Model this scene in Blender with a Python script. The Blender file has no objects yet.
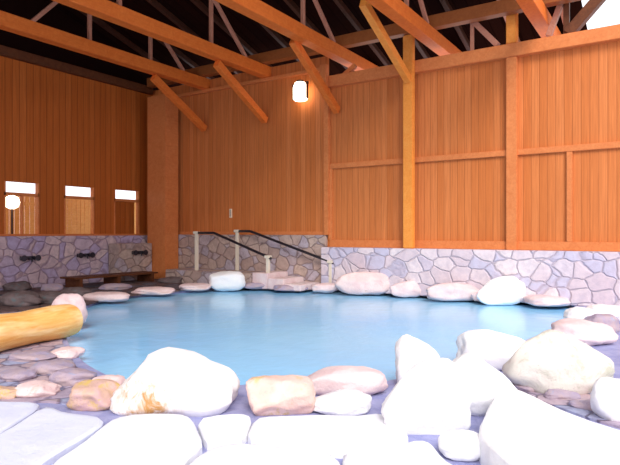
import bpy, bmesh, math, random
from mathutils import Vector, noise, Matrix

C = bpy.context.scene.collection
F = 560.0
EYE = 1.5
ST, CT = 0.546, 0.838          # the view is turned 33 degrees from the room's axes

# ------------------------------------------------------------------ helpers
def at(px, d, z=0.0):
    """room point seen in column px at distance d"""
    X = (px - 310) / F * d
    return Vector((CT*X - ST*d, ST*X + CT*d, z))
def G(px, py, z=0.0):
    """room point on the level z seen at px, py"""
    d = (EYE - z) * F / (py - 232.5)
    return at(px, d, z)

def link(name, me, mat=None, parent=None, smooth=False):
    o = bpy.data.objects.new(name, me); C.objects.link(o)
    if mat: me.materials.append(mat)
    if smooth:
        for p in me.polygons: p.use_smooth = True
    if parent: o.parent = parent
    return o
def build(name, bm, mat=None, parent=None, smooth=False, origin=None):
    """link a bmesh as one object; its origin goes to `origin` (world) or to the parent's place"""
    if origin is None and parent is not None: origin = parent.location
    if origin is not None: bmesh.ops.translate(bm, verts=bm.verts, vec=-Vector(origin))
    bmesh.ops.recalc_face_normals(bm, faces=bm.faces)
    me = bpy.data.meshes.new(name); bm.to_mesh(me); bm.free()
    o = link(name, me, mat, parent, smooth)
    if parent is None and origin is not None: o.location = origin
    return o
def thing(name, label, cat, loc, group=None):
    o = bpy.data.objects.new(name, None); C.objects.link(o); o.location = loc
    o.empty_display_size = .1
    return tag(o, label, cat, group)
def tag(o, label, cat, group=None, kind=None):
    o['label'] = label; o['category'] = cat
    if group: o['group'] = group
    if kind: o['kind'] = kind
    return o
def struct(o): o['kind'] = 'structure'; return o

def box(bm, x0, x1, y0, y1, z0, z1, bev=0.0):
    v = [bm.verts.new((x, y, z)) for z in (z0, z1) for y in (y0, y1) for x in (x0, x1)]
    fs = [(0,1,3,2),(4,6,7,5),(0,4,5,1),(2,3,7,6),(0,2,6,4),(1,5,7,3)]
    f = [bm.faces.new([v[i] for i in q]) for q in fs]
    if bev:
        es = list({e for q in f for e in q.edges})
        bmesh.ops.bevel(bm, geom=es, offset=bev, segments=2, affect='EDGES')
def bar(bm, a, b, w, h, bev=0.008, up=(0,0,1)):
    """squared timber from a to b"""
    a = Vector(a); b = Vector(b); d = (b-a).normalized()
    u = Vector(up)
    if abs(d.dot(u)) > .98: u = Vector((0,1,0))
    s = d.cross(u).normalized(); t = s.cross(d).normalized()
    v = []
    for p in (a, b):
        for i, j in ((-1,-1),(1,-1),(1,1),(-1,1)):
            v.append(bm.verts.new(p + s*i*w/2 + t*j*h/2))
    f = [bm.faces.new([v[i] for i in q]) for q in ((0,1,2,3),(7,6,5,4),(0,4,5,1),(1,5,6,2),(2,6,7,3),(3,7,4,0))]
    if bev:
        es = list({e for q in f for e in q.edges})
        bmesh.ops.bevel(bm, geom=es, offset=bev, segments=1, affect='EDGES')
def tube(bm, pts, r, n=12):
    pts = [Vector(p) for p in pts]; rings = []
    for i, p in enumerate(pts):
        d = (pts[min(i+1, len(pts)-1)] - pts[max(i-1, 0)]).normalized()
        u = Vector((0,0,1)) if abs(d.z) < .95 else Vector((1,0,0))
        s = d.cross(u).normalized(); t = s.cross(d)
        rr = r[i] if isinstance(r, (list, tuple)) else r
        rings.append([bm.verts.new(p + (s*math.cos(2*math.pi*k/n) + t*math.sin(2*math.pi*k/n))*rr) for k in range(n)])
    for a, b in zip(rings, rings[1:]):
        for k in range(n): bm.faces.new((a[k], a[(k+1)%n], b[(k+1)%n], b[k]))
    bm.faces.new(rings[0][::-1]); bm.faces.new(rings[-1])
def lathe(bm, c, prof, n=20, sx=1, sy=1):
    rings = []
    for r, z in prof:
        rings.append([bm.verts.new((c[0]+sx*r*math.cos(2*math.pi*k/n), c[1]+sy*r*math.sin(2*math.pi*k/n), c[2]+z)) for k in range(n)])
    for a, b in zip(rings, rings[1:]):
        for k in range(n): bm.faces.new((a[k], a[(k+1)%n], b[(k+1)%n], b[k]))
    bm.faces.new(rings[0][::-1]); bm.faces.new(rings[-1])

# ------------------------------------------------------------------ materials
class N:
    def __init__(s, name):
        s.m = bpy.data.materials.new(name); s.m.use_nodes = True
        s.t = s.m.node_tree; s.b = s.t.nodes['Principled BSDF']
        s.co = s.t.nodes.new('ShaderNodeTexCoord').outputs['Object']
    def n(s, kind, **k):
        x = s.t.nodes.new('ShaderNode' + kind)
        for a, v in k.items(): setattr(x, a, v)
        return x
    def l(s, a, b): s.t.links.new(a, b)
    def put(s, sock, v):
        if hasattr(v, 'is_linked') or hasattr(v, 'links'): s.l(v, sock)
        else: sock.default_value = v
    def math(s, op, a, b=0.0, c=None):
        x = s.n('Math', operation=op); s.put(x.inputs[0], a); s.put(x.inputs[1], b)
        if c is not None: s.put(x.inputs[2], c)
        return x.outputs[0]
    def mapped(s, scale=(1,1,1), loc=(0,0,0), src=None):
        x = s.n('Mapping'); s.l(src or s.co, x.inputs[0]); x.inputs['Scale'].default_value = scale; x.inputs['Location'].default_value = loc
        return x.outputs[0]
    def noise(s, vec, scale, detail=4, rough=.55, dist=0):
        x = s.n('TexNoise'); s.l(vec, x.inputs['Vector']); x.inputs['Scale'].default_value = scale
        x.inputs['Detail'].default_value = detail; x.inputs['Roughness'].default_value = rough; x.inputs['Distortion'].default_value = dist
        return x.outputs[0]
    def ramp(s, f, stops):
        x = s.n('ValToRGB'); s.l(f, x.inputs[0]); e = x.color_ramp.elements
        while len(e) < len(stops): e.new(.5)
        for q, (p, c) in zip(e, stops):
            q.position = p; q.color = (*c, 1) if not isinstance(c, (int, float)) else (c, c, c, 1)
        return x.outputs[0]
    def mix(s, f, a, b, mode='MIX'):
        x = s.n('Mix', data_type='RGBA', blend_type=mode); s.put(x.inputs[0], f)
        s.put(x.inputs[6], a if hasattr(a, 'links') else (*a, 1)); s.put(x.inputs[7], b if hasattr(b, 'links') else (*b, 1))
        return x.outputs[2]
    def bump(s, h, strength=.3, dist=.02):
        x = s.n('Bump'); s.l(h, x.inputs['Height']); x.inputs['Strength'].default_value = strength; x.inputs['Distance'].default_value = dist
        s.l(x.outputs[0], s.b.inputs['Normal'])
    def col(s, c): s.put(s.b.inputs['Base Color'], c if hasattr(c, 'links') else (*c, 1))
    def rough(s, r): s.b.inputs['Roughness'].default_value = r

def board_mat(name, c0, c1, axis='X', w=.17, groove=.55):
    m = N(name)
    sep = m.n('SeparateXYZ'); m.l(m.co, sep.inputs[0]); a = sep.outputs[axis]
    q = m.math('DIVIDE', a, w)
    wn = m.n('TexWhiteNoise', noise_dimensions='1D'); m.l(m.math('FLOOR', q), wn.inputs['W'])
    fr = m.math('FRACT', q)
    d = m.math('MINIMUM', fr, m.math('SUBTRACT', 1.0, fr))
    g = m.n('MapRange'); m.l(d, g.inputs[0]); g.inputs[1].default_value = 0; g.inputs[2].default_value = .10
    sc = (9, 9, .35)
    gr = m.noise(m.mapped(sc), 3.0, 6, .6, .4)
    big = m.noise(m.mapped((.35, .35, .5)), 1.0, 2)
    c = m.mix(wn.outputs[0], c0, c1)
    c = m.mix(m.ramp(gr, [(.3, .0), (.75, 1.0)]), m.mix(.55, c, (c0[0]*.5, c0[1]*.42, c0[2]*.4)), c)
    c = m.mix(m.math('MULTIPLY', m.ramp(big, [(.35, 0.0), (.7, 1.0)]), .35), c, c0)
    c = m.mix(g.outputs[0], m.mix(groove, c, (c0[0]*.3, c0[1]*.25, c0[2]*.25)), c)
    m.col(c); m.rough(.6); m.b.inputs['Specular IOR Level'].default_value = .2; m.bump(g.outputs[0], .4, .01)
    return m.m
def timber_mat(name, c0, c1):
    m = N(name)
    gr = m.noise(m.mapped((3, 3, 3)), 2.0, 6, .65, 1.2)
    fine = m.noise(m.mapped((14, 1.5, 14)), 2.0, 4)
    c = m.mix(m.ramp(gr, [(.3, 0.0), (.7, 1.0)]), c0, c1)
    c = m.mix(m.math('MULTIPLY', fine, .5), c, (c0[0]*.6, c0[1]*.5, c0[2]*.5))
    m.col(c); m.rough(.55); m.b.inputs['Specular IOR Level'].default_value = .25; m.bump(fine, .2, .01)
    return m.m
def rock_mat(name, base, tint, patch=None, amount=.5, veins=(.45,.42,.5), scale=3.0, loc=(0,0,0)):
    m = N(name)
    v = m.mapped((1,1,1), loc)
    a = m.noise(v, scale, 6, .6, .3)
    c = m.mix(m.ramp(a, [(.38, 0.0), (.62, 1.0)]), base, tint)
    if patch:
        b = m.noise(m.mapped((1,1,1), (loc[0]+7, loc[1]+3, loc[2])), scale*1.3, 5, .65, .5)
        c = m.mix(m.ramp(b, [(1-amount, 0.0), (min(1, 1-amount+.1), 1.0)]), c, patch)
    f = m.noise(v, scale*9, 6, .7)
    c = m.mix(m.ramp(f, [(.28, .55), (.42, 0.0)]), c, veins)
    m.col(c); m.rough(.75)
    h = m.math('ADD', m.math('MULTIPLY', a, 1.0), m.math('MULTIPLY', f, .35))
    m.bump(h, .55, .05)
    return m.m
def masonry_mat(name, c0, c1, c2, joint, cell=.42, flat='Y'):
    """random rubble facing: each stone its own tint, sunk joints"""
    m = N(name)
    wob = m.n('TexNoise'); m.l(m.co, wob.inputs['Vector']); wob.inputs['Scale'].default_value = 3.0
    off = m.n('VectorMath', operation='MULTIPLY_ADD'); m.l(wob.outputs['Color'], off.inputs[0]); off.inputs[1].default_value = (.16,.16,.16); m.l(m.co, off.inputs[2])
    sc = (1/cell, 1/cell, 1.35/cell)
    mp = m.mapped(sc, src=off.outputs[0])
    e = m.n('TexVoronoi', feature='DISTANCE_TO_EDGE'); m.l(mp, e.inputs['Vector']); e.inputs['Scale'].default_value = 1
    v = m.n('TexVoronoi', feature='F1'); m.l(mp, v.inputs['Vector']); v.inputs['Scale'].default_value = 1
    sp = m.n('SeparateColor'); m.l(v.outputs['Color'], sp.inputs[0])
    c = m.mix(sp.outputs[0], c0, c1)
    c = m.mix(m.ramp(sp.outputs[1], [(.6, 0.0), (.75, 1.0)]), c, c2)
    n1 = m.noise(m.co, 7, 6, .65)
    c = m.mix(m.ramp(n1, [(.35, .45), (.6, 0.0)]), c, joint)
    j = m.ramp(e.outputs['Distance'], [(.0, .25), (.07, 1.0)])
    c = m.mix(j, joint, c)
    m.col(c); m.rough(.8)
    h = m.math('ADD', j, m.math('MULTIPLY', n1, .6)); m.bump(h, .7, .04)
    return m.m
def plain(name, c, rough=.5, metal=0, emit=None, es=1.0):
    m = N(name)
    n1 = m.noise(m.co, 20, 3)
    m.col(m.mix(m.math('MULTIPLY', n1, .25), c, tuple(k*.8 for k in c)))
    m.rough(rough); m.b.inputs['Metallic'].default_value = metal
    if emit: m.b.inputs['Emission Color'].default_value = (*emit, 1); m.b.inputs['Emission Strength'].default_value = es
    return m.m

M = {}
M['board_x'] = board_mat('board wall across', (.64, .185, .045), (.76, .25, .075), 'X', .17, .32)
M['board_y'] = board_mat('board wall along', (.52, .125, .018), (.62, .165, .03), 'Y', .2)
M['frame'] = timber_mat('planed frame timber', (.68, .20, .055), (.80, .28, .09))
M['beam'] = timber_mat('roof beam timber', (.74, .155, .022), (.88, .24, .042))
M['post'] = timber_mat('honey post timber', (.90, .29, .042), (.98, .40, .08))
M['roof'] = board_mat('shade-toned roof board', (.016, .006, .005), (.026, .009, .006), 'X', .3)  # near-black base colour stands in for the unlit roof space
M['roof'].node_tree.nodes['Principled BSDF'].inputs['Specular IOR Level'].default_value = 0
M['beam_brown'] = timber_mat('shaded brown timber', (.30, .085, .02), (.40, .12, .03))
M['rafter'] = timber_mat('shade-toned rafter wood', (.05, .016, .008), (.09, .03, .014))  # roof shade put into the rafter colour
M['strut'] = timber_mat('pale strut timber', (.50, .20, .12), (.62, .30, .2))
M['wood_dark'] = timber_mat('dark brown wood', (.10, .03, .012), (.19, .06, .02))  # one dark brown tone for bench, stool legs, struts and wall trim
M['wood_pale'] = timber_mat('yellow fence wood', (.85, .42, .10), (.95, .55, .18))
M['stone_r'] = masonry_mat('pale rubble wall', (.66, .52, .57), (.82, .70, .71), (.58, .53, .66), (.46, .38, .46), .43)
M['stone_l'] = masonry_mat('lilac rubble wall', (.60, .44, .49), (.74, .56, .55), (.50, .40, .58), (.26, .17, .24), .38)
M['stone_b'] = masonry_mat('tan rubble wall', (.46, .32, .28), (.58, .43, .36), (.50, .42, .48), (.24, .16, .15), .40)
M['deck_dark'] = masonry_mat('wet dark paving', (.11, .06, .06), (.20, .12, .11), (.14, .13, .17), (.03, .02, .025), .45)
M['deck_purple'] = masonry_mat('lilac rubble paving', (.40, .32, .42), (.52, .38, .40), (.34, .36, .52), (.16, .13, .22), .32)
M['mortar'] = rock_mat('blue grey mortar', (.28, .29, .53), (.38, .38, .60), None, veins=(.14,.14,.32), scale=6)
M['flag_shade'] = rock_mat('shade-tinted flagstone', (.64, .66, .82), (.70, .71, .85), None, veins=(.48,.50,.68), scale=1.6, loc=(4,4,0))  # flagstone copy with the blue of the roof shade in its colour
M['flag'] = rock_mat('pale flagstone', (.84, .83, .86), (.80, .80, .87), None, veins=(.74,.74,.84), scale=1.6)
M['white'] = rock_mat('white boulder stone', (.86, .84, .83), (.83, .80, .84), (.84, .76, .66), .36, veins=(.7,.66,.7), scale=2.4)
M['white_clean'] = rock_mat('chalk white stone', (.88, .87, .86), (.86, .85, .88), (.88, .80, .77), .34, veins=(.78,.75,.78), scale=2.0, loc=(3,1,2))
M['pink'] = rock_mat('pink rim stone', (.72, .50, .50), (.80, .62, .60), (.60, .36, .28), .38, veins=(.4,.3,.34), scale=3.5)
M['pink_pale'] = rock_mat('pale pink rim stone', (.72, .52, .53), (.80, .65, .64), (.70, .52, .50), .38, veins=(.5,.42,.48), scale=3.0)
M['salmon'] = rock_mat('salmon stone', (.78, .46, .38), (.84, .62, .56), (.70, .48, .24), .46, veins=(.5,.35,.4), scale=3.2, loc=(1,4,0))
M['ochre'] = rock_mat('ochre mottled stone', (.62, .40, .26), (.64, .40, .40), (.66, .45, .14), .48, veins=(.28,.18,.2), scale=5)
M['lilac'] = rock_mat('lilac rock', (.36, .29, .40), (.46, .34, .36), (.30, .32, .48), .45, veins=(.14,.1,.16), scale=4)
M['cream'] = rock_mat('cream rock with green lichen', (.72, .62, .57), (.70, .68, .60), (.50, .48, .38), .45, veins=(.36,.32,.32), scale=2.6, loc=(5,2,1))
M['darkrock'] = rock_mat('dark wet rock', (.10, .07, .07), (.17, .12, .12), (.12, .14, .15), .45, veins=(.03,.02,.02), scale=4)
M['rail'] = plain('black rail', (.018, .014, .02), .35)
M['railpost'] = plain('cream post paint', (.78, .68, .55), .5)
M['metal'] = plain('dark tap metal', (.05, .045, .06), .3, .6)
M['paper'] = plain('lit lantern glass', (.95, .9, .8), .5, 0, (1, .86, .62), 6.0)
M['lantern_frame'] = plain('dark lantern frame', (.05, .015, .008), .5)
M['plate'] = plain('cream plate', (.9, .7, .5), .5)

# the big boulder: white with rust on the side towards the left paving
m = N('white boulder with rust')
a = m.noise(m.co, 2.5, 6, .6); c = m.mix(m.ramp(a, [(.4,0.0),(.6,1.0)]), (.88,.86,.85), (.86,.82,.84))
sep = m.n('SeparateXYZ'); m.l(m.co, sep.inputs[0])
side = m.math('ADD', m.math('MULTIPLY', sep.outputs['X'], -CT), m.math('MULTIPLY', sep.outputs['Y'], -ST))   # towards the left end
d0 = m.math('ABSOLUTE', m.math('SUBTRACT', side, .20))
mask = m.n('MapRange'); m.l(d0, mask.inputs[0]); mask.inputs[1].default_value=.38; mask.inputs[2].default_value=.15
lowm = m.n('MapRange'); m.l(sep.outputs['Z'], lowm.inputs[0]); lowm.inputs[1].default_value=.42; lowm.inputs[2].default_value=.20
st = m.noise(m.mapped((1,1,.6)), 9, 5, .7, .6)
k = m.math('MULTIPLY', m.math('MULTIPLY', mask.outputs[0], lowm.outputs[0]), m.ramp(st, [(.40,0.0),(.62,1.0)]))
c = m.mix(k, c, (.50,.25,.08))
sp2 = m.noise(m.mapped((1,1,1),(2,2,2)), 7, 4, .6)
k2 = m.math('MULTIPLY', m.ramp(sp2, [(.62,0.0),(.68,.8)]), m.ramp(side, [(.1,0.0),(.3,1.0)]))
c = m.mix(k2, c, (.52,.38,.34)); m.col(c); m.rough(.75); m.bump(m.math('ADD', a, m.math('MULTIPLY', st, .4)), .5, .05)
M['rust'] = m.m

# log: peeled yellow trunk, grain along its length
m = N('peeled log wood')
g1 = m.noise(m.mapped((1.2, 9, 9)), 2.0, 6, .65, .6)
c = m.mix(m.ramp(g1, [(.3,0.0),(.7,1.0)]), (.80,.33,.06), (.95,.58,.20))
g2 = m.noise(m.mapped((.8, 3, 3),(1,2,3)), 1.6, 3)
c = m.mix(m.ramp(g2, [(.5,0.0),(.66,.8)]), c, (.97,.72,.38)); m.col(c); m.rough(.5); m.bump(g1, .4, .02)
M['log'] = m.m

# milky thermal water
m = N('milky blue water')
n1 = m.noise(m.mapped((1,1,1)), .35, 3)
c = m.mix(m.ramp(n1, [(.35,0.0),(.65,1.0)]), (.27,.62,1.0), (.33,.69,1.0))
m.col(c); m.rough(.16); m.b.inputs['IOR'].default_value = 1.33
w1 = m.noise(m.mapped((1,1,1)), 3.0, 3, .5, .3); m.bump(w1, .22, .05)
M['water'] = m.m
m = N('clear pane glass'); m.col((1,1,1)); m.rough(0.02); m.b.inputs['Transmission Weight'].default_value = 1; m.b.inputs['IOR'].default_value = 1.0 + .02
M['glass'] = m.m
m = N('dark conifer foliage'); n1 = m.noise(m.co, 6, 5, .7)
m.col(m.mix(n1, (.004,.012,.004), (.012,.03,.01))); m.rough(.9); M['tree'] = m.m
M['hill'] = M['mortar']

# ------------------------------------------------------------------ rocks
def boulder(px, py, w, h, label, mat, seed, dr=.75, z0=-.05, p=2.6, turn=0, cuts=9, top=None, rough=.10, group=None, name='boulder', cat='rock', sink=.12):
    """boulder whose foot meets level z0 at px, py; w and h as seen, in px"""
    base = G(px, py, z0); d = (EYE - z0) * F / (py - 232.5)
    W = w/F*d; D = W*dr; H = (h/F*d)
    fwd = Vector((-ST, CT, 0)); rgt = Vector((CT, ST, 0))
    c = base + fwd*D*.45
    rnd = random.Random(seed)
    bm = bmesh.new(); bmesh.ops.create_icosphere(bm, subdivisions=4, radius=1)
    planes = []
    for _ in range(cuts):
        n = Vector((rnd.uniform(-1,1), rnd.uniform(-1,1), rnd.uniform(-.2,1))).normalized()
        planes.append((n, rnd.uniform(.72, .93)))
    off = Vector((seed*1.37, seed*.71, seed*.29))
    for v in bm.verts:
        q = v.co.normalized()
        s = (abs(q.x)**p + abs(q.y)**p + abs(q.z)**p) ** (-1/p)
        q = q*s*.96
        for n, k in planes:
            t = q.dot(n)
            if t > k: q = q - n*(t-k)*.85
        q += q*( noise.noise(q*1.3+off)*rough*1.6 + noise.noise(q*3.2+off)*max(rough,.07)*.9 + noise.noise(q*8+off)*max(rough,.07)*.4)
        x, y, z = q
        zz = z*H*.5*(1+sink) + H*.5*(1-sink)
        if top:                        # uneven crest, x from -1 to 1
            for (xa, ka), (xb, kb) in zip(top, top[1:]):
                if xa <= max(-1, min(1, x)) <= xb:
                    kk = ka + (kb-ka)*(max(-1, min(1, x))-xa)/(xb-xa); break
            if zz > 0: zz *= kk
        if zz < -.06: zz = -.06
        xx = x*math.cos(turn) - y*math.sin(turn); yy = x*math.sin(turn) + y*math.cos(turn)
        v.co = rgt*xx*W*.5*1.04 + fwd*yy*D*.5 + Vector((0,0,zz))
    o = build(name, bm, mat, smooth=True)
    o.location = (c.x, c.y, z0)
    return tag(o, label, cat, group)

def slab(pts, label, mat, z=.02, th=.10, name='flagstone', cat='flagstone', group=None, seed=0, gap=.0, wave=.012):
    """flat stone whose top outline is seen through the px points on level z"""
    P = [G(x, y, z) for x, y in pts]
    out = []
    for a, b in zip(P, P[1:]+P[:1]):
        n = max(2, int((b-a).length/.12))
        for i in range(n): out.append(a.lerp(b, i/n))
    # soften corners
    for _ in range(1): out = [(out[i-1] + out[i]*2 + out[(i+1) % len(out)])/4 for i in range(len(out))]
    c = sum(out, Vector())/len(out)
    off = Vector((seed*3.1, seed*1.7, 0))
    out = [p + (p-c).normalized()*(noise.noise(p*4+off)*.012 + .012) for p in out]
    bm = bmesh.new(); rings = []
    R = (max((p-c).length for p in out))
    for s, dz in ((.15,0),(.35,0),(.55,0),(.75,0),(.9,0),(None,.0),(None,-.02),(None,-th)):
        ring = []
        for p in out:
            L = (p-c).length
            if s is not None: q = c + (p-c)*s
            else: q = c + (p-c)*(max((L-.03)/L, .93) if dz == 0 else (max((L-.004)/L, .97) if dz > -.05 else 1.0))
            zz = z + dz + (noise.noise(q*1.8+off)*wave + noise.noise(q*6+off)*wave*.35 if dz > -.05 else 0)
            ring.append(bm.verts.new((q.x, q.y, zz)))
        rings.append(ring)
    cv = bm.verts.new((c.x, c.y, z + noise.noise(c*1.8+off)*wave)); n = len(out)
    for k in range(n): bm.faces.new((cv, rings[0][k], rings[0][(k+1)%n]))
    for a, b in zip(rings, rings[1:]):
        for k in range(n): bm.faces.new((a[k], b[k], b[(k+1)%n], a[(k+1)%n]))
    bm.faces.new(rings[-1])
    o = build(name, bm, mat, smooth=True, origin=(c.x, c.y, z-th))
    for f in o.data.polygons:
        if abs(f.normal.z) < .75: f.use_smooth = False
    return tag(o, label, cat, group)

# ------------------------------------------------------------------ ground with the pool hole, water
outline = [(72,322),(66,340),(78,362),(100,378),(140,394),(200,397),(240,392),(300,390),(385,388),(425,374),(470,364),(520,347),(560,331),(578,320),
           (574,309),(545,301),(500,299),(440,297),(400,294),(340,291),(300,288),(250,287),(205,291),(150,296),(110,300),(85,309)]
WZ = -.12
PO = [G(x, y, WZ) for x, y in outline]
def spline(P, k=5):
    n = len(P); o = []
    for i in range(n):
        a, b, c_, d = P[i-1], P[i], P[(i+1)%n], P[(i+2)%n]
        for j in range(k):
            t = j/k
            o.append(.5*((2*b) + (c_-a)*t + (2*a-5*b+4*c_-d)*t*t + (3*b-a-3*c_+d)*t**3))
    return o
PO = spline(PO)
def flat_with_hole(loop, rect, z):
    bm = bmesh.new()
    a = [bm.verts.new((p.x, p.y, z)) for p in loop]
    b = [bm.verts.new((x, y, z)) for x, y in rect]
    es = [bm.edges.new((a[i-1], a[i])) for i in range(len(a))] + [bm.edges.new((b[i-1], b[i])) for i in range(len(b))]
    bmesh.ops.triangle_fill(bm, edges=es, use_beauty=True)
    low = [bm.verts.new((p.x, p.y, -.9)) for p in loop]
    for i in range(len(a)): bm.faces.new((a[i-1], a[i], low[i], low[i-1]))
    return bm
struct(build('floor', flat_with_hole(PO, [(-15.2,-4),(5,-4),(5,13.21),(-15.2,13.21)], -.05), M['mortar']))
bm = bmesh.new()
vs = [bm.verts.new((p.x, p.y, -.88)) for p in PO]; bm.faces.new(vs)
struct(build('floor_pool', bm, M['mortar']))
bm = bmesh.new()
c = sum(PO, Vector())/len(PO)
t = [bm.verts.new((p.x, p.y, WZ)) for p in PO]; b = [bm.verts.new((p.x, p.y, -.87)) for p in PO]
bm.faces.new(t); bm.faces.new(b[::-1])
for i in range(len(t)): bm.faces.new((t[i-1], b[i-1], b[i], t[i]))
tag(build('pool_water', bm, M['water'], origin=(c.x, c.y, -.87)), 'milky pale blue hot spring water filling the rock-edged pool', 'pool')

# paving of the washing side and of the lilac rubble strip by the log
def pave(name, pts, z, th, mat):
    bm = bmesh.new(); P = [G(x, y, z) for x, y in pts]
    t = [bm.verts.new((p.x, p.y, z)) for p in P]; b = [bm.verts.new((p.x, p.y, z-th)) for p in P]
    bm.faces.new(t); bm.faces.new(b[::-1])
    for i in range(len(t)): bm.faces.new((t[i-1], b[i-1], b[i], t[i]))
    return struct(build(name, bm, mat))
bm = bmesh.new()
loop = [(-14.85, 1.5)] + [(G(x, y, -.03).x, G(x, y, -.03).y) for x, y in [(-160,330),(-20,314),(40,309),(78,307),(108,298),(150,293),(204,288),(250,284),(300,285)]] + [(-8.1, 13.1), (-14.85, 13.1)]
t = [bm.verts.new((x, y, -.025)) for x, y in loop]; b = [bm.verts.new((x, y, -.06)) for x, y in loop]
bm.faces.new(t); bm.faces.new(b[::-1])
for i in range(len(t)): bm.faces.new((t[i-1], b[i-1], b[i], t[i]))
struct(build('floor_washing_side', bm, M['deck_dark']))
pave('floor_rubble_left', [(-60,330),(66,330),(62,342),(76,366),(98,382),(118,394),(112,408),(50,401),(-60,402)], -.03, .03, M['deck_purple'])
pave('floor_rubble_right', [(516,372),(560,384),(640,402),(640,432),(590,418),(540,400),(512,384)], -.03, .03, M['deck_purple'])

# ------------------------------------------------------------------ walls
VW = 13.21
# right-hand back wall: rubble base, frame, boards
bm = bmesh.new(); box(bm, -8.1, 3, VW-.24, VW+.5, -.05, 1.10, .02); struct(build('wall_back_base', bm, M['stone_r']))
bm = bmesh.new(); box(bm, -15.2, -8.1, VW, VW+.5, -.05, 1.43, .02); struct(build('wall_back_base_left', bm, M['stone_b']))
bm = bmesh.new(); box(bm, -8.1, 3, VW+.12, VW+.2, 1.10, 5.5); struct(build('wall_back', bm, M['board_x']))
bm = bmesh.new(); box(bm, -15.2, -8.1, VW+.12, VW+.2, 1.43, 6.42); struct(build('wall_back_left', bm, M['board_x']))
trim_n = [0]
def trim(mat, *a, bars=None, bev=.01):
    trim_n[0] += 1; bm = bmesh.new()
    if bars: bar(bm, *bars)
    else: box(bm, *a, bev)
    return struct(build('trim_%d' % trim_n[0], bm, mat))
trim(M['frame'], -8.1, 3, VW-.06, VW+.26, 5.5, 5.8)                 # wall plate
trim(M['frame'], -15.2, -8.1, VW+.0, VW+.11, 6.0, 6.10)
trim(M['frame'], -8.0, 3, VW+.05, VW+.12, 1.10, 1.30)                 # sill
trim(M['frame'], -8.0, 3, VW+.05, VW+.12, 3.26, 3.40)                 # middle rail
trim(M['frame'], -15.2, -8.1, VW+.06, VW+.12, 1.43, 1.53)
for u in (-7.98, -1.92, .4):
    trim(M['frame'], u-.06, u+.06, VW+.055, VW+.12, 1.30, 3.26)
trim(M['frame'], -3.24, -3.0, VW-.02, VW+.12, 1.10, 5.5)
for u in (-8.08,):
    trim(M['frame'], u-.08, u+.08, VW+.0, VW+.12, 1.43, 5.5)

# left wall with three window openings
UL = -15.2
wins = []
for n, (pa, pb) in enumerate(((4,39),(64,94),(114,139))):
    ys = []
    for px in (pa, pb):
        kx = (px-310)/F; d = UL/(CT*kx-ST); ys.append((ST*kx+CT)*d)
    wins.append((min(ys), max(ys)))
bm = bmesh.new()
edges = [-3.0]  # wall carried on out of view to keep light off the left side
for a, b in wins: edges += [a, b]
edges.append(VW+.6)
zt0, zt1, zb0, zb1 = 2.60, 2.90, 1.45, 2.52
for i in range(0, len(edges), 2): box(bm, UL-.15, UL, edges[i], edges[i+1], 1.4, 6.4)
for a, b in wins: box(bm, UL-.15, UL, a, b, zt1, 6.4)
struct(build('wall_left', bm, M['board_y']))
bm = bmesh.new(); box(bm, UL-.15, UL+.3, -3, 13.2, -.05, 1.4, .02); struct(build('wall_left_base', bm, M['stone_l']))
bm = bmesh.new(); box(bm, UL-.12, UL-.02, -3, VW+.6, 6.4, 10.0); struct(build('wall_left_gable', bm, M['roof']))
trim(M['wood_dark'], UL, UL+.16, -3, VW, 6.25, 6.5)
trim(M['frame'], UL-.02, UL+.05, -3, VW, 1.4, 1.46)
for i, (a, b) in enumerate(wins, 1):
    bm = bmesh.new()
    box(bm, UL-.12, UL+.02, a, b, zb1, zt0); box(bm, UL-.12, UL+.02, a, b, 1.4, zb0)
    for y in (a, b-.04): box(bm, UL-.12, UL+.02, y, y+.04, zb0, zt1)
    if i == 1: box(bm, UL-.09, UL-.02, (a+b)/2+.0, (a+b)/2+.05, zb0, zb1)
    w = struct(build('window_%d' % i, bm, M['frame'], origin=((UL-.05), (a+b)/2, 1.4)))
    bm = bmesh.new(); box(bm, UL-.07, UL-.06, a, b, zb0, zt1); build('window_pane', bm, M['glass'], w)
    if i == 3:
        bm = bmesh.new(); box(bm, UL-.11, UL-.08, a+.02, b-.13, zb0, zb1); build('shutter', bm, M['board_y'], w)
# timber fence standing outside the windows
fn = thing('timber_fence', 'yellow timber fence seen through the lower panes of the left wall windows', 'fence', (UL-2.6, 10, -.05))
bm = bmesh.new()
y = 6.0
while y < 15.6:
    box(bm, UL-2.62, UL-2.59, y, y+.155, .0, 2.74, .004); y += .17
build('fence_boards', bm, M['wood_pale'], fn)
bm = bmesh.new(); box(bm, UL-2.68, UL-2.62, 6, 15.6, 2.4, 2.5, .005); box(bm, UL-2.68, UL-2.62, 6, 15.6, .4, .5, .005); build('fence_rail', bm, M['wood_pale'], fn)
for y in (6.2, 9.2, 12.2, 15.5):
    bm = bmesh.new(); box(bm, UL-2.76, UL-2.68, y-.05, y+.05, -.05, 2.6, .005); build('fence_post', bm, M['wood_pale'], fn)
bm = bmesh.new(); box(bm, UL-9, UL-.15, 2, 16, -.15, -.05); struct(build('floor_outside', bm, M['deck_dark']))

p = at(12, 16.6, -.05)
e = thing('garden_lamp', 'round white lit lamp seen through the leftmost small window', 'lamp', (p.x, p.y, -.05))
bm = bmesh.new(); lathe(bm, (p.x, p.y, 2.20), [(.06,0),(.17,.06),(.215,.2),(.17,.34),(.06,.40)], 16); build('lamp_globe', bm, M['paper'], e, True)
bm = bmesh.new(); tube(bm, [(p.x, p.y, -.05), (p.x, p.y, 2.21)], .03, 10); build('pole', bm, M['lantern_frame'], e)
bm = bmesh.new(); lathe(bm, (p.x, p.y, -.05), [(.14,0),(.14,.04),(.05,.08)], 16); build('base', bm, M['lantern_frame'], e)

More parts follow.
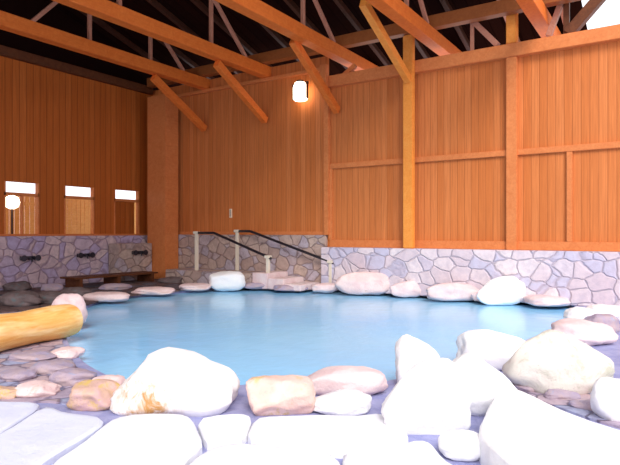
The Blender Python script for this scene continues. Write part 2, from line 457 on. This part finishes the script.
# ------------------------------------------------------------------ posts of the hall
def post_thing(label, u0, u1, v0, v1, z0, z1, mat, name='timber_post', group=None, bev=.02):
    bm = bmesh.new(); box(bm, u0, u1, v0, v1, z0, z1, bev)
    return tag(build(name, bm, mat, origin=((u0+u1)/2, (v0+v1)/2, z0)), label, 'post', group)
post_thing('thick brown square pillar in the left back corner of the hall', -14.68, -13.80, 12.62, 13.2, -.04, 6.0, M['frame'], 'corner_pillar')
post_thing('tall bright honey-coloured post rising from the stone wall to the roof', -5.70, -5.43, 12.99, 13.14, 1.10, 6.42, M['post'], 'timber_post')
# stone pier cap carrying that post
post_thing('short timber post between the wall plate and the third roof beam', -8.17, -7.95, 13.0, 13.14, 5.3, 6.1, M['frame'], 'short_post')
post_thing('upper timber post on the right, standing above the wall plate', -3.24, -3.01, 13.18, 13.40, 5.8, 6.95, M['post'], 'upper_post')

# ------------------------------------------------------------------ roof timbers
TZ0, TZ1 = 6.10, 6.42
def roofz(v): return 7.12 + .3*(13.2-v)
def one(name, label, cat, mat, a, b, w, h, group=None):
    bm = bmesh.new(); bar(bm, a, b, w, h)
    return tag(build(name, bm, mat, origin=((a[0]+b[0])/2, (a[1]+b[1])/2, min(a[2], b[2]))), label, cat, group)
BU = [(-12.65, 'leftmost'), (-10.2, 'second'), (-7.5, 'third'), (-5.0, 'fourth'), (-2.5, 'fifth')]
lab = ['heavy orange roof beam nearest the left wall, crossing above the small windows',
       'heavy orange roof beam, second from the left wall',
       'heavy orange roof beam whose pale end pokes out past the short post',
       'roof beam beside the head of the tall honey-coloured post',
       'lilac-lit roof beam at the top right beside the upper post']
for (u, _), l in zip(BU, lab):
    one('tie_beam', l, 'beam', M['beam'], (u, 1.5 if u < -3 else 9.5, (TZ0+TZ1)/2), (u, 15.2 if u > -9 else 13.32, (TZ0+TZ1)/2), .30, TZ1-TZ0, 'heavy roof beams running out to the back wall')
blab = ['slanting brace under the leftmost roof beam', 'slanting brace under the second roof beam from the left', 'slanting brace under the third roof beam, just right of the white lantern',
        'bright slanting brace meeting the tall honey-coloured post']
for k, (u, _) in enumerate(BU[:4]):
    if k == 3: one('knee_brace', blab[k], 'brace', M['post'], (u-.56, 13.0, 5.3), (u-.56, 10.6, 6.4), .16, .2, 'slanting braces under the roof beams')
    else: one('knee_brace', blab[k], 'brace', M['beam'], (u-(.23 if k == 2 else 0), 13.22, 4.82), (u-(.23 if k == 2 else 0), 11.1, 6.14 if k == 2 else 6.0), .17, .2, 'slanting braces under the roof beams')
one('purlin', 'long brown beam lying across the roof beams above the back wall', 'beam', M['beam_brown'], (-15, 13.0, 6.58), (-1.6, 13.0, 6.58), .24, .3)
# struts from the tie beams to the roof
k = 0
for u, v, dv in ((-12.65,9.0,-1.6),(-12.65,11.0,1.2),(-10.2,8.0,-1.5),(-10.2,10.9,1.3),(-7.5,9.0,-1.4),(-7.5,11.2,1.3),(-5.0,11.6,1.0)):
    nm = {-12.65:'leftmost', -10.2:'second', -7.5:'third', -5.0:'fourth'}[u]
    wh = ', far one' if v > 10.5 else ', near one'
    one('roof_strut', 'thin upright strut standing on the %s roof beam%s' % (nm, wh), 'strut', M['strut'], (u, v, TZ1), (u, v, roofz(v)-.2), .09, .09, 'thin struts in the dark roof')
    one('roof_strut', 'thin slanting strut standing on the %s roof beam%s' % (nm, wh), 'strut', M['strut'], (u+.1, v+dv, TZ1), (u+.1, v, roofz(v)-.2), .09, .09, 'thin struts in the dark roof')
# rafters: sloping under the roof boards
us = [-14.4+1.22*i for i in range(11)]
for i, u in enumerate(us):
    if u > -1.7: break
    place = ('number %s from the left' % ['one','two','three','four','five','six','seven','eight','nine','ten','eleven'][i])
    one('rafter', 'sloping rafter under the dark roof boards, %s' % place, 'rafter', M['strut'] if i > 8 else M['rafter'], (u, 5.2, roofz(5.2)-.12), (u, 15.35, roofz(15.35)-.12), .11, .16, 'rafters under the roof boards')  # last two rafters painted lighter by the open end, the rest shade-dark
# small struts in the opening above the wall plate, right part
def wallstrut(label, ua, za, ub, zb, mat, w=.14, v=13.3): one('wall_strut', label, 'strut', mat, (ua, v, za), (ub, v, zb), w, w, 'struts above the wall plate')
wallstrut('dark slanting strut at the far top right above the wall plate', -1.95, 5.82, -.75, 7.1, M['wood_dark'], .22)
wallstrut('upright dark strut at the top right, left of the far slanting one', -1.98, 5.8, -1.98, 6.9, M['wood_dark'], .12)
wallstrut('pale slanting strut leaning right at the top right beside the lilac beam', -2.35, 5.85, -1.95, 6.9, M['strut'], .12)
wallstrut('thin pink upright strut in the dark opening between the two tall posts', -4.05, 5.8, -4.05, 6.5, M['strut'], .08)
wallstrut('pinkish slanting strut in the dark opening, left of the upper post', -3.45, 5.85, -4.0, 6.5, M['strut'], .13)
wallstrut('small slanting strut in the dark triangle left of the third beam end', -7.85, 5.6, -7.2, 6.0, M['frame'], .12)

# roof boards
def roof_plane(u0, u1, v0, z0, v1, z1, name):
    bm = bmesh.new()
    q = [(u0, v0, z0), (u1, v0, z0), (u1, v1, z1), (u0, v1, z1)]
    t = [bm.verts.new(p) for p in q]; b = [bm.verts.new((p[0], p[1], p[2]-.05)) for p in q]
    bm.faces.new(t); bm.faces.new(b[::-1])
    for i in range(4): bm.faces.new((t[i-1], b[i-1], b[i], t[i]))
    struct(build(name, bm, M['roof']))
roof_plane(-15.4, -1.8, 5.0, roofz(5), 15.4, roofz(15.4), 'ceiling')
roof_plane(-15.4, -4.6, -3.4, 7.0, 5.0, roofz(5), 'ceiling_added_shade')  # unseen slope added to cut the light on the left side

# ------------------------------------------------------------------ lantern, plate
L = at(302, 15.85, 5.20)
lx, ly = L.x, VW+.12
e = thing('wall_lantern', 'small white glowing lantern fixed high on the back boards beside a brace', 'lamp', (lx, ly, 5.2))
bm = bmesh.new(); lathe(bm, (lx, ly-.26, 5.22), [(.17,0),(.205,.03),(.205,.36),(.15,.50),(.08,.52)], 8); build('lamp_shade', bm, M['paper'], e)
bm = bmesh.new(); lathe(bm, (lx, ly-.26, 5.73), [(.13,0),(.10,.05),(.02,.08)], 8); build('lamp_cap', bm, M['lantern_frame'], e)
bm = bmesh.new()
for s in (-1, 1): box(bm, lx+s*.235-.018, lx+s*.235+.018, ly-.30, ly-.22, 5.26, 5.70, .004)
box(bm, lx-.25, lx+.25, ly-.24, ly-.21, 5.70, 5.74); box(bm, lx-.04, lx+.04, ly-.24, ly, 5.66, 5.72)
build('bracket', bm, M['lantern_frame'], e)
p = at(231, 17.3, 0); k = (VW+.12)/(ST*((231-310)/F)+CT); pu = at(231, k).x; pz = EYE+(232.5-213)/F*k
e = thing('thermometer', 'small cream thermometer plate hanging on the dark boards above the handrails', 'thermometer', (pu, VW+.11, pz-.15))
bm = bmesh.new(); box(bm, pu-.05, pu+.05, VW+.09, VW+.12, pz-.15, pz+.13, .006); build('back_plate', bm, M['plate'], e)
bm = bmesh.new(); tube(bm, [(pu, VW+.082, pz-.11), (pu, VW+.082, pz+.10)], .009, 8); build('glass_tube', bm, M['metal'], e)

# ------------------------------------------------------------------ ledge, steps, handrails
bm = bmesh.new(); box(bm, -13.3, -9.9, 12.15, VW, -.05, .35, .02); struct(build('floor_ledge', bm, M['stone_b']))
st = thing('stone_steps', 'short flight of pale stone steps going down beside the handrails to the water', 'steps', (-9.0, 12.6, -.05))
for i in range(3):
    bm = bmesh.new(); box(bm, -9.88+.55*i, -9.35+.55*i, 12.2, VW-.01, -.05, .38-.13*i, .02); build('step', bm, M['pink_pale'], st)
def rail(label, v, ua, ub, za, uc, zc, foot, gr):
    e = thing('handrail', label, 'handrail', (ua, v, foot), gr)
    bm = bmesh.new(); tube(bm, [(ua-.12, v, za), (ub, v, za), ((ub+uc)/2, v, (za+zc)/2), (uc, v, zc), (uc+.10, v, zc-.04)], .038, 12); build('rail', bm, M['rail'], e, True)
    for u, z0, z1 in ((ua, foot, za), (uc, -.04, zc)):
        bm = bmesh.new(); box(bm, u-.045, u+.045, v-.045, v+.045, z0, z1-.03, .008); pst = build('post', bm, M['railpost'], e)
        bm = bmesh.new(); box(bm, u-.08, u+.08, v-.08, v+.08, z1-.03, z1+.045, .01); build('post_cap', bm, M['railpost'], pst, origin=e.location)
    return e
rail('front black handrail on cream posts, sloping down right toward the pool', 12.35, -12.15, -11.45, 1.49, -9.43, .82, .35, 'pair of black handrails')
rail('rear black handrail close to the stone wall, longer and further right than the front one', 13.0, -11.1, -10.6, 1.54, -7.8, .70, .35, 'pair of black handrails')

# ------------------------------------------------------------------ washing place along the left wall
bm = bmesh.new(); box(bm, -14.88, -14.40, 11.25, 12.6, -.02, 1.15, .02)
tag(build('stone_counter', bm, M['stone_b'], origin=(-14.64, 11.9, -.04)), 'low tan stone block wall end standing in front of the corner pillar', 'stone wall')
def tap(v, z, label):
    e = thing('wash_tap', label, 'tap', (-14.9, v, z), 'wash taps on the left stone wall')
    if v > 11.2: x0 = -14.40
    else: x0 = -14.90
    e.location.x = x0
    bm = bmesh.new(); box(bm, x0, x0+.05, v-.24, v+.24, z-.05, z+.05, .01); build('mixer_body', bm, M['metal'], e)
    for s in (-1, 1):
        bm = bmesh.new(); tube(bm, [(x0+.05, v+s*.2, z), (x0+.16, v+s*.2, z)], [.055,.085], 12); build('knob', bm, M['metal'], e)
    bm = bmesh.new(); tube(bm, [(x0+.05, v, z-.01), (x0+.17, v, z-.02), (x0+.2, v, z-.1)], .022, 10); build('spout', bm, M['metal'], e)
tap(8.67, .80, 'dark wash tap on the lilac stone wall under the leftmost window')
tap(10.4, .82, 'dark wash tap on the lilac stone wall under the middle window')
tap(12.0, .86, 'dark wash tap on the short stone block beside the corner pillar')
e = thing('low_bench', 'long low dark wooden bench along the foot of the left stone wall', 'bench', (-13.9, 10.6, -.025))
for i in range(4):
    bm = bmesh.new(); box(bm, -14.25+.18*i, -14.10+.18*i, 9.2, 12.1, .22, .27, .006); build('slat', bm, M['wood_dark'], e)
for v in (9.4, 10.65, 11.9):
    bm = bmesh.new(); box(bm, -14.24, -13.57, v-.05, v+.05, -.025, .22, .006); build('leg', bm, M['wood_dark'], e)
p = G(31, 283, -.02)
e = thing('wash_stool', 'small tan wooden wash stool at the foot of the left stone wall', 'stool', (p.x, p.y, -.02))
bm = bmesh.new(); box(bm, p.x-.2, p.x+.2, p.y-.22, p.y+.22, .2, .27, .015); build('seat', bm, M['wood_pale'], e)
for s in (-1, 1):
    bm = bmesh.new(); box(bm, p.x-.17, p.x+.17, p.y+s*.17-.02, p.y+s*.17+.02, -.02, .2, .005); build('leg', bm, M['wood_dark'], e)

# ------------------------------------------------------------------ the log
a = G(-60, 366, -.03); b = G(61, 339, -.03)
ax = (b-a).normalized(); Lh = (b-a).length
fwd = Vector((-ST, CT, 0))
bm = bmesh.new(); n = 28; rings = []
for i in range(25):
    t = i/24; cc = Vector((t*Lh, 0, .235)); r = .245 - .015*t + .012*math.sin(t*9)
    if t > .97: r *= .985
    rings.append([bm.verts.new(cc + Vector((0, math.cos(6.2832*k/n)*r*1.15, math.sin(6.2832*k/n)*r*(1+.05*noise.noise(Vector((t*5, math.cos(6.2832*k/n), math.sin(6.2832*k/n)))))))) for k in range(n)])
for p_, q_ in zip(rings, rings[1:]):
    for k in range(n): bm.faces.new((p_[k], p_[(k+1)%n], q_[(k+1)%n], q_[k]))
bm.faces.new(rings[0][::-1]); bm.faces.new(rings[-1])
lg = build('log', bm, M['log'], smooth=True)
for f in lg.data.polygons:
    if len(f.vertices) > 4: f.use_smooth = False
for e_ in lg.data.edges:
    if e_.vertices[0] >= 24*n and e_.vertices[1] >= 24*n: e_.use_edge_sharp = True
lg.location = a + fwd*.28 + Vector((0,0,.0)); lg.rotation_euler.z = math.atan2(ax.y, ax.x)
tag(lg, 'thick peeled yellow log lying on the left edge of the pool', 'log')

# ------------------------------------------------------------------ boulders around the pool
near = 'boulders on the near pool edge'; far = 'rocks along the far pool edge'; right = 'rocks heaped on the right pool edge'; lft = 'rocks in the rubble by the log'
boulder(165, 419, 130, 59, 'large white boulder with rust-brown staining on its left side', M['rust'], 4, .62, p=3.4, cuts=4, rough=.05, top=[(-1,.45),(-.75,.62),(-.45,.95),(-.2,1.03),(.1,1.03),(.35,.92),(.6,.80),(.85,.78),(1,.7)], group=near)
boulder(277, 418, 74, 34, 'flat salmon pink rock just right of the large stained boulder', M['salmon'], 7, .75, p=4, cuts=3, rough=.05, group=near)
boulder(345, 398, 90, 26, 'wide flat whitish rock behind, lapping the water in the middle', M['pink_pale'], 9, .5, p=3, cuts=3, rough=.05, group=near)
boulder(342, 418, 62, 24, 'small low white stone in front of the wide flat rock', M['white_clean'], 12, .8, p=2.6, cuts=3, rough=.06, top=[(-1,.45),(-.5,.75),(0,1),(1,.95)], group=near)
boulder(421, 388, 48, 50, 'upright white pointed rock at the water behind the big pale block', M['white'], 15, .5, p=4, cuts=4, rough=.05, top=[(-1,.98),(-.5,1.05),(.1,.92),(.6,.8),(1,.62)], group=near)
boulder(432, 439, 90, 70, 'big rounded white block in the middle of the near edge', M['white_clean'], 21, .8, p=3.6, cuts=6, rough=.05, top=[(-1,.6),(-.6,.82),(-.1,.97),(.4,1.05),(1,1.05)], group=near)
boulder(500, 372, 72, 38, 'rounded white rock at the water, right of the pointed one', M['white'], 23, .7, p=3, cuts=5, rough=.07, group=near)
boulder(486, 418, 84, 58, 'broad white rock leaning against the big rounded block', M['white_clean'], 25, 1.0, p=3, cuts=5, rough=.05, top=[(-1,1),(.0,.98),(.5,.8),(1,.5)], group=near)
boulder(572, 398, 108, 62, 'large cream rock with grey-green mottling at the right edge', M['cream'], 31, .7, p=2.5, cuts=7, rough=.08, top=[(-1,.8),(-.6,1.0),(0,1),(1,.7)], group=right)
boulder(628, 425, 50, 45, 'white boulder cut by the right edge of the picture, below the cream rock', M['white_clean'], 33, .8, p=2.6, cuts=6, rough=.07, group=right)
boulder(592, 347, 66, 24, 'pinkish white rock between the cream rock and the pool corner', M['pink_pale'], 35, .8, p=2.8, cuts=6, rough=.09, group=right)
boulder(606, 335, 36, 20, 'small lilac rock at the right above the cream rock', M['lilac'], 36, .8, p=2.8, cuts=6, rough=.09, group=right)
boulder(588, 325, 34, 17, 'rounded pale rock at the right end of the water', M['white'], 38, .8, p=2.6, cuts=6, rough=.08, group=right)
boulder(618, 322, 46, 15, 'low white rock against the right stone wall', M['white'], 39, .8, p=2.8, cuts=6, rough=.08, group=right)
boulder(556, 307, 46, 10, 'long low pale ledge rock at the far right of the water', M['pink_pale'], 41, .9, p=3, cuts=5, rough=.07, group=right)
boulder(612, 303, 40, 6, 'thin pink rock lying at the foot of the right stone wall', M['pink'], 42, .9, p=3, cuts=5, rough=.07, group=right)
# far edge
boulder(503, 303, 47, 28, 'white wedge-shaped boulder on the far edge at the right', M['white_clean'], 44, .3, p=3, cuts=5, rough=.05, top=[(-1,.6),(-.5,.95),(0,1.05),(.5,1),(1,.9)], group=far)
boulder(482, 301, 20, 9, 'small pale stone wedged left of the white wedge-shaped boulder', M['pink_pale'], 45, .5, p=3, cuts=4, rough=.07, group=far)
boulder(534, 303, 30, 8, 'low grey-pink stone right of the white wedge-shaped boulder', M['pink_pale'], 43, .5, p=3, cuts=4, rough=.07, group=far)
boulder(456, 300, 56, 17, 'low pale pink rock on the far edge left of the white wedge', M['pink_pale'], 46, .3, p=3, cuts=4, rough=.07, group=far)
boulder(408, 296, 36, 15, 'small lilac-grey rock on the far edge below the tall post', M['pink_pale'], 48, .3, p=2.6, cuts=6, rough=.09, group=far)
boulder(366, 294, 58, 22, 'rounded pink boulder on the far edge in the middle', M['pink'], 50, .3, p=2.5, cuts=5, rough=.08, group=far)
boulder(325, 292, 28, 9, 'small grey-pink rock on the far edge under the handrail end', M['pink_pale'], 51, .5, p=2.6, cuts=5, rough=.09, group=far)
boulder(290, 291, 36, 6, 'flat lilac stone at the foot of the steps', M['lilac'], 53, .4, p=2.8, cuts=5, rough=.08, group=far)
boulder(226, 290, 36, 19, 'lone white rounded boulder on the far edge in front of the handrails', M['white_clean'], 55, .5, p=2.8, cuts=4, rough=.05, group=far)
boulder(258, 289, 32, 6, 'flat grey rock right of the lone white boulder', M['lilac'], 56, .4, p=2.8, cuts=5, rough=.08, group=far)
boulder(193, 291, 32, 7, 'flat pale pink rock left of the lone white boulder', M['pink_pale'], 57, .8, p=2.8, cuts=4, rough=.07, group=far)
boulder(150, 295, 44, 7, 'long low pink-grey rock on the far left edge', M['pink'], 58, .6, p=3, cuts=5, rough=.09, group=far)
boulder(103, 302, 46, 9, 'long low pinkish rock at the left edge behind the log', M['pink'], 60, .5, p=3, cuts=4, rough=.07, group=far)
boulder(63, 328, 34, 33, 'pale lilac-white rock right behind the end of the log', M['pink_pale'], 62, .9, p=2.4, cuts=6, rough=.07, group=lft)
# dark rocks on the washing side
for x, y, w, h, mt, wh in ((14,308,40,16,'darkrock','in the far left corner behind the log'), (44,305,34,13,'darkrock','behind the middle of the log'), (12,292,26,10,'darkrock','by the foot of the left stone wall'),
                       (72,297,30,9,'darkrock','beyond the pale rock at the log end'), (112,291,30,7,'lilac','in front of the low dark bench'), (170,284,28,7,'darkrock','below the corner pillar'), (48,292,22,8,'lilac','left of the low bench')):
    boulder(x, y, w, h, 'dark wet rock '+wh if mt == 'darkrock' else 'greyish lilac rock '+wh, M[mt], x+y, .8, p=2.5, cuts=6, rough=.1, group='dark rocks on the washing side')
# rubble by the log
boulder(86, 413, 52, 26, 'ochre and pink mottled rock left of the large stained boulder', M['ochre'], 70, .9, p=2.6, cuts=6, rough=.1, group=lft)
boulder(104, 396, 34, 18, 'dusky pink rock at the water behind the ochre rock', M['pink'], 71, .9, p=2.6, cuts=6, rough=.1, group=lft)
for x, y, w, h, mt, wh in ((68,388,44,16,'lilac','at the water edge left of the dusky pink rock'), (30,400,46,14,'pink','just above the leftmost flagstone'), (46,376,42,12,'lilac','in the middle of the rubble'),
                           (10,384,36,12,'lilac','at the left picture edge, lower'), (22,364,50,9,'lilac','under the log at the left'), (62,360,32,10,'pink','under the log end by the water'), (-4,402,34,12,'ochre','at the bottom left of the rubble')):
    boulder(x, y, w, h, {'lilac':'flat lilac rock ','pink':'flat dusky pink rock ','ochre':'low ochre rock '}[mt]+wh, M[mt], x*3+y, .8, p=2.8, cuts=6, rough=.1, group=lft)
# rubble right
for x, y, w, h, wh in ((536,394,34,8,'left end of the strip below the cream rock'), (566,402,36,9,'middle of the strip below the cream rock'), (596,413,40,9,'right end of the strip below the cream rock')):
    boulder(x, y, w, h, 'thin lilac-grey stone, '+wh, M['lilac'], x, .7, p=3, cuts=6, rough=.08, group='lilac stones below the cream rock')

# ------------------------------------------------------------------ flagstones
fg = 'pale flagstones along the near edge'
slab([(-70,400),(2,401),(44,402),(26,414),(0,430),(-70,462)], 'pale flagstone tinted blue for shade, in the left corner above a dark joint', M['flag_shade'], seed=1, group=fg)
slab([(48,404),(60,412),(102,416),(104,424),(80,438),(48,456),(20,476),(-80,520),(-80,470),(0,433),(28,417)], 'long white flagstone tinted blue for shade, running diagonally at the lower left', M['flag_shade'], seed=2, group=fg)
slab([(106,423),(118,415),(150,412),(185,414),(194,420),(203,445),(188,455),(178,468),(150,500),(20,500),(56,458),(84,441)], 'broad white flagstone below the large stained boulder', M['flag'], seed=3, group=fg)
slab([(197,417),(236,413),(252,415),(243,438),(220,440),(207,443)], 'small white flagstone between the stained boulder and the salmon rock', M['flag'], seed=4, group=fg)
slab([(256,416),(278,415),(320,414),(362,415),(378,412),(390,416),(413,437),(388,444),(350,449),(330,447),(290,443),(246,439)], 'long white flagstone in the centre below the salmon rock', M['flag'], seed=5, group=fg)
slab([(207,447),(240,442),(290,447),(334,451),(345,480),(350,520),(140,520),(184,466)], 'large white flagstone at the bottom centre', M['flag'], seed=6, group=fg)
slab([(339,452),(390,447),(416,439),(430,441),(436,448),(446,462),(470,476),(480,520),(368,520),(354,480)], 'white flagstone at the bottom, right of centre', M['flag'], seed=7, group=fg)
boulder(468, 464, 50, 24, 'small oval white stone set in blue-grey mortar at the bottom', M['white_clean'], 80, 1.0, p=2.4, cuts=2, rough=.04, group=fg, name='stepping_stone')
slab([(478,428),(488,408),(504,384),(522,389),(546,403),(590,420),(640,434),(680,520),(540,520),(512,462),(490,444)], 'huge white slab filling the lower right corner', M['white_clean'], z=.16, th=.24, seed=8, wave=.03, group=fg)
slab([(494,464),(508,468),(530,500),(490,500),(482,476)], 'small white flagstone at the bottom edge beside the huge slab', M['flag'], seed=9, group=fg)

# ------------------------------------------------------------------ light and camera
w = bpy.data.worlds.new('World'); bpy.context.scene.world = w; w.use_nodes = True
nt = w.node_tree; bg = nt.nodes['Background']
bg.inputs[0].default_value = (.93, .94, 1.0, 1); bg.inputs[1].default_value = 1.55
sun = bpy.data.lights.new('sun', 'SUN'); sun.energy = 3.0; sun.angle = math.radians(28); sun.color = (1, .96, .9)
so = bpy.data.objects.new('sun', sun); C.objects.link(so)
sd = Vector((-.50, .62, -.62)).normalized()
so.rotation_euler = sd.to_track_quat('-Z', 'Y').to_euler(); so.location = (4, -6, 8)

cam = bpy.data.cameras.new('Camera'); co = bpy.data.objects.new('Camera', cam); C.objects.link(co)
cam.sensor_width = 36; cam.lens = 36*F/620; cam.clip_end = 200
co.location = (0, 0, EYE); co.rotation_euler = (math.pi/2, 0, math.atan2(ST, CT))
sc = bpy.context.scene; sc.camera = co
sc.view_settings.view_transform = 'Standard'; sc.view_settings.look = 'None'; sc.view_settings.gamma = 1
sc.view_settings.use_curve_mapping = False; sc.view_settings.exposure = 0.0
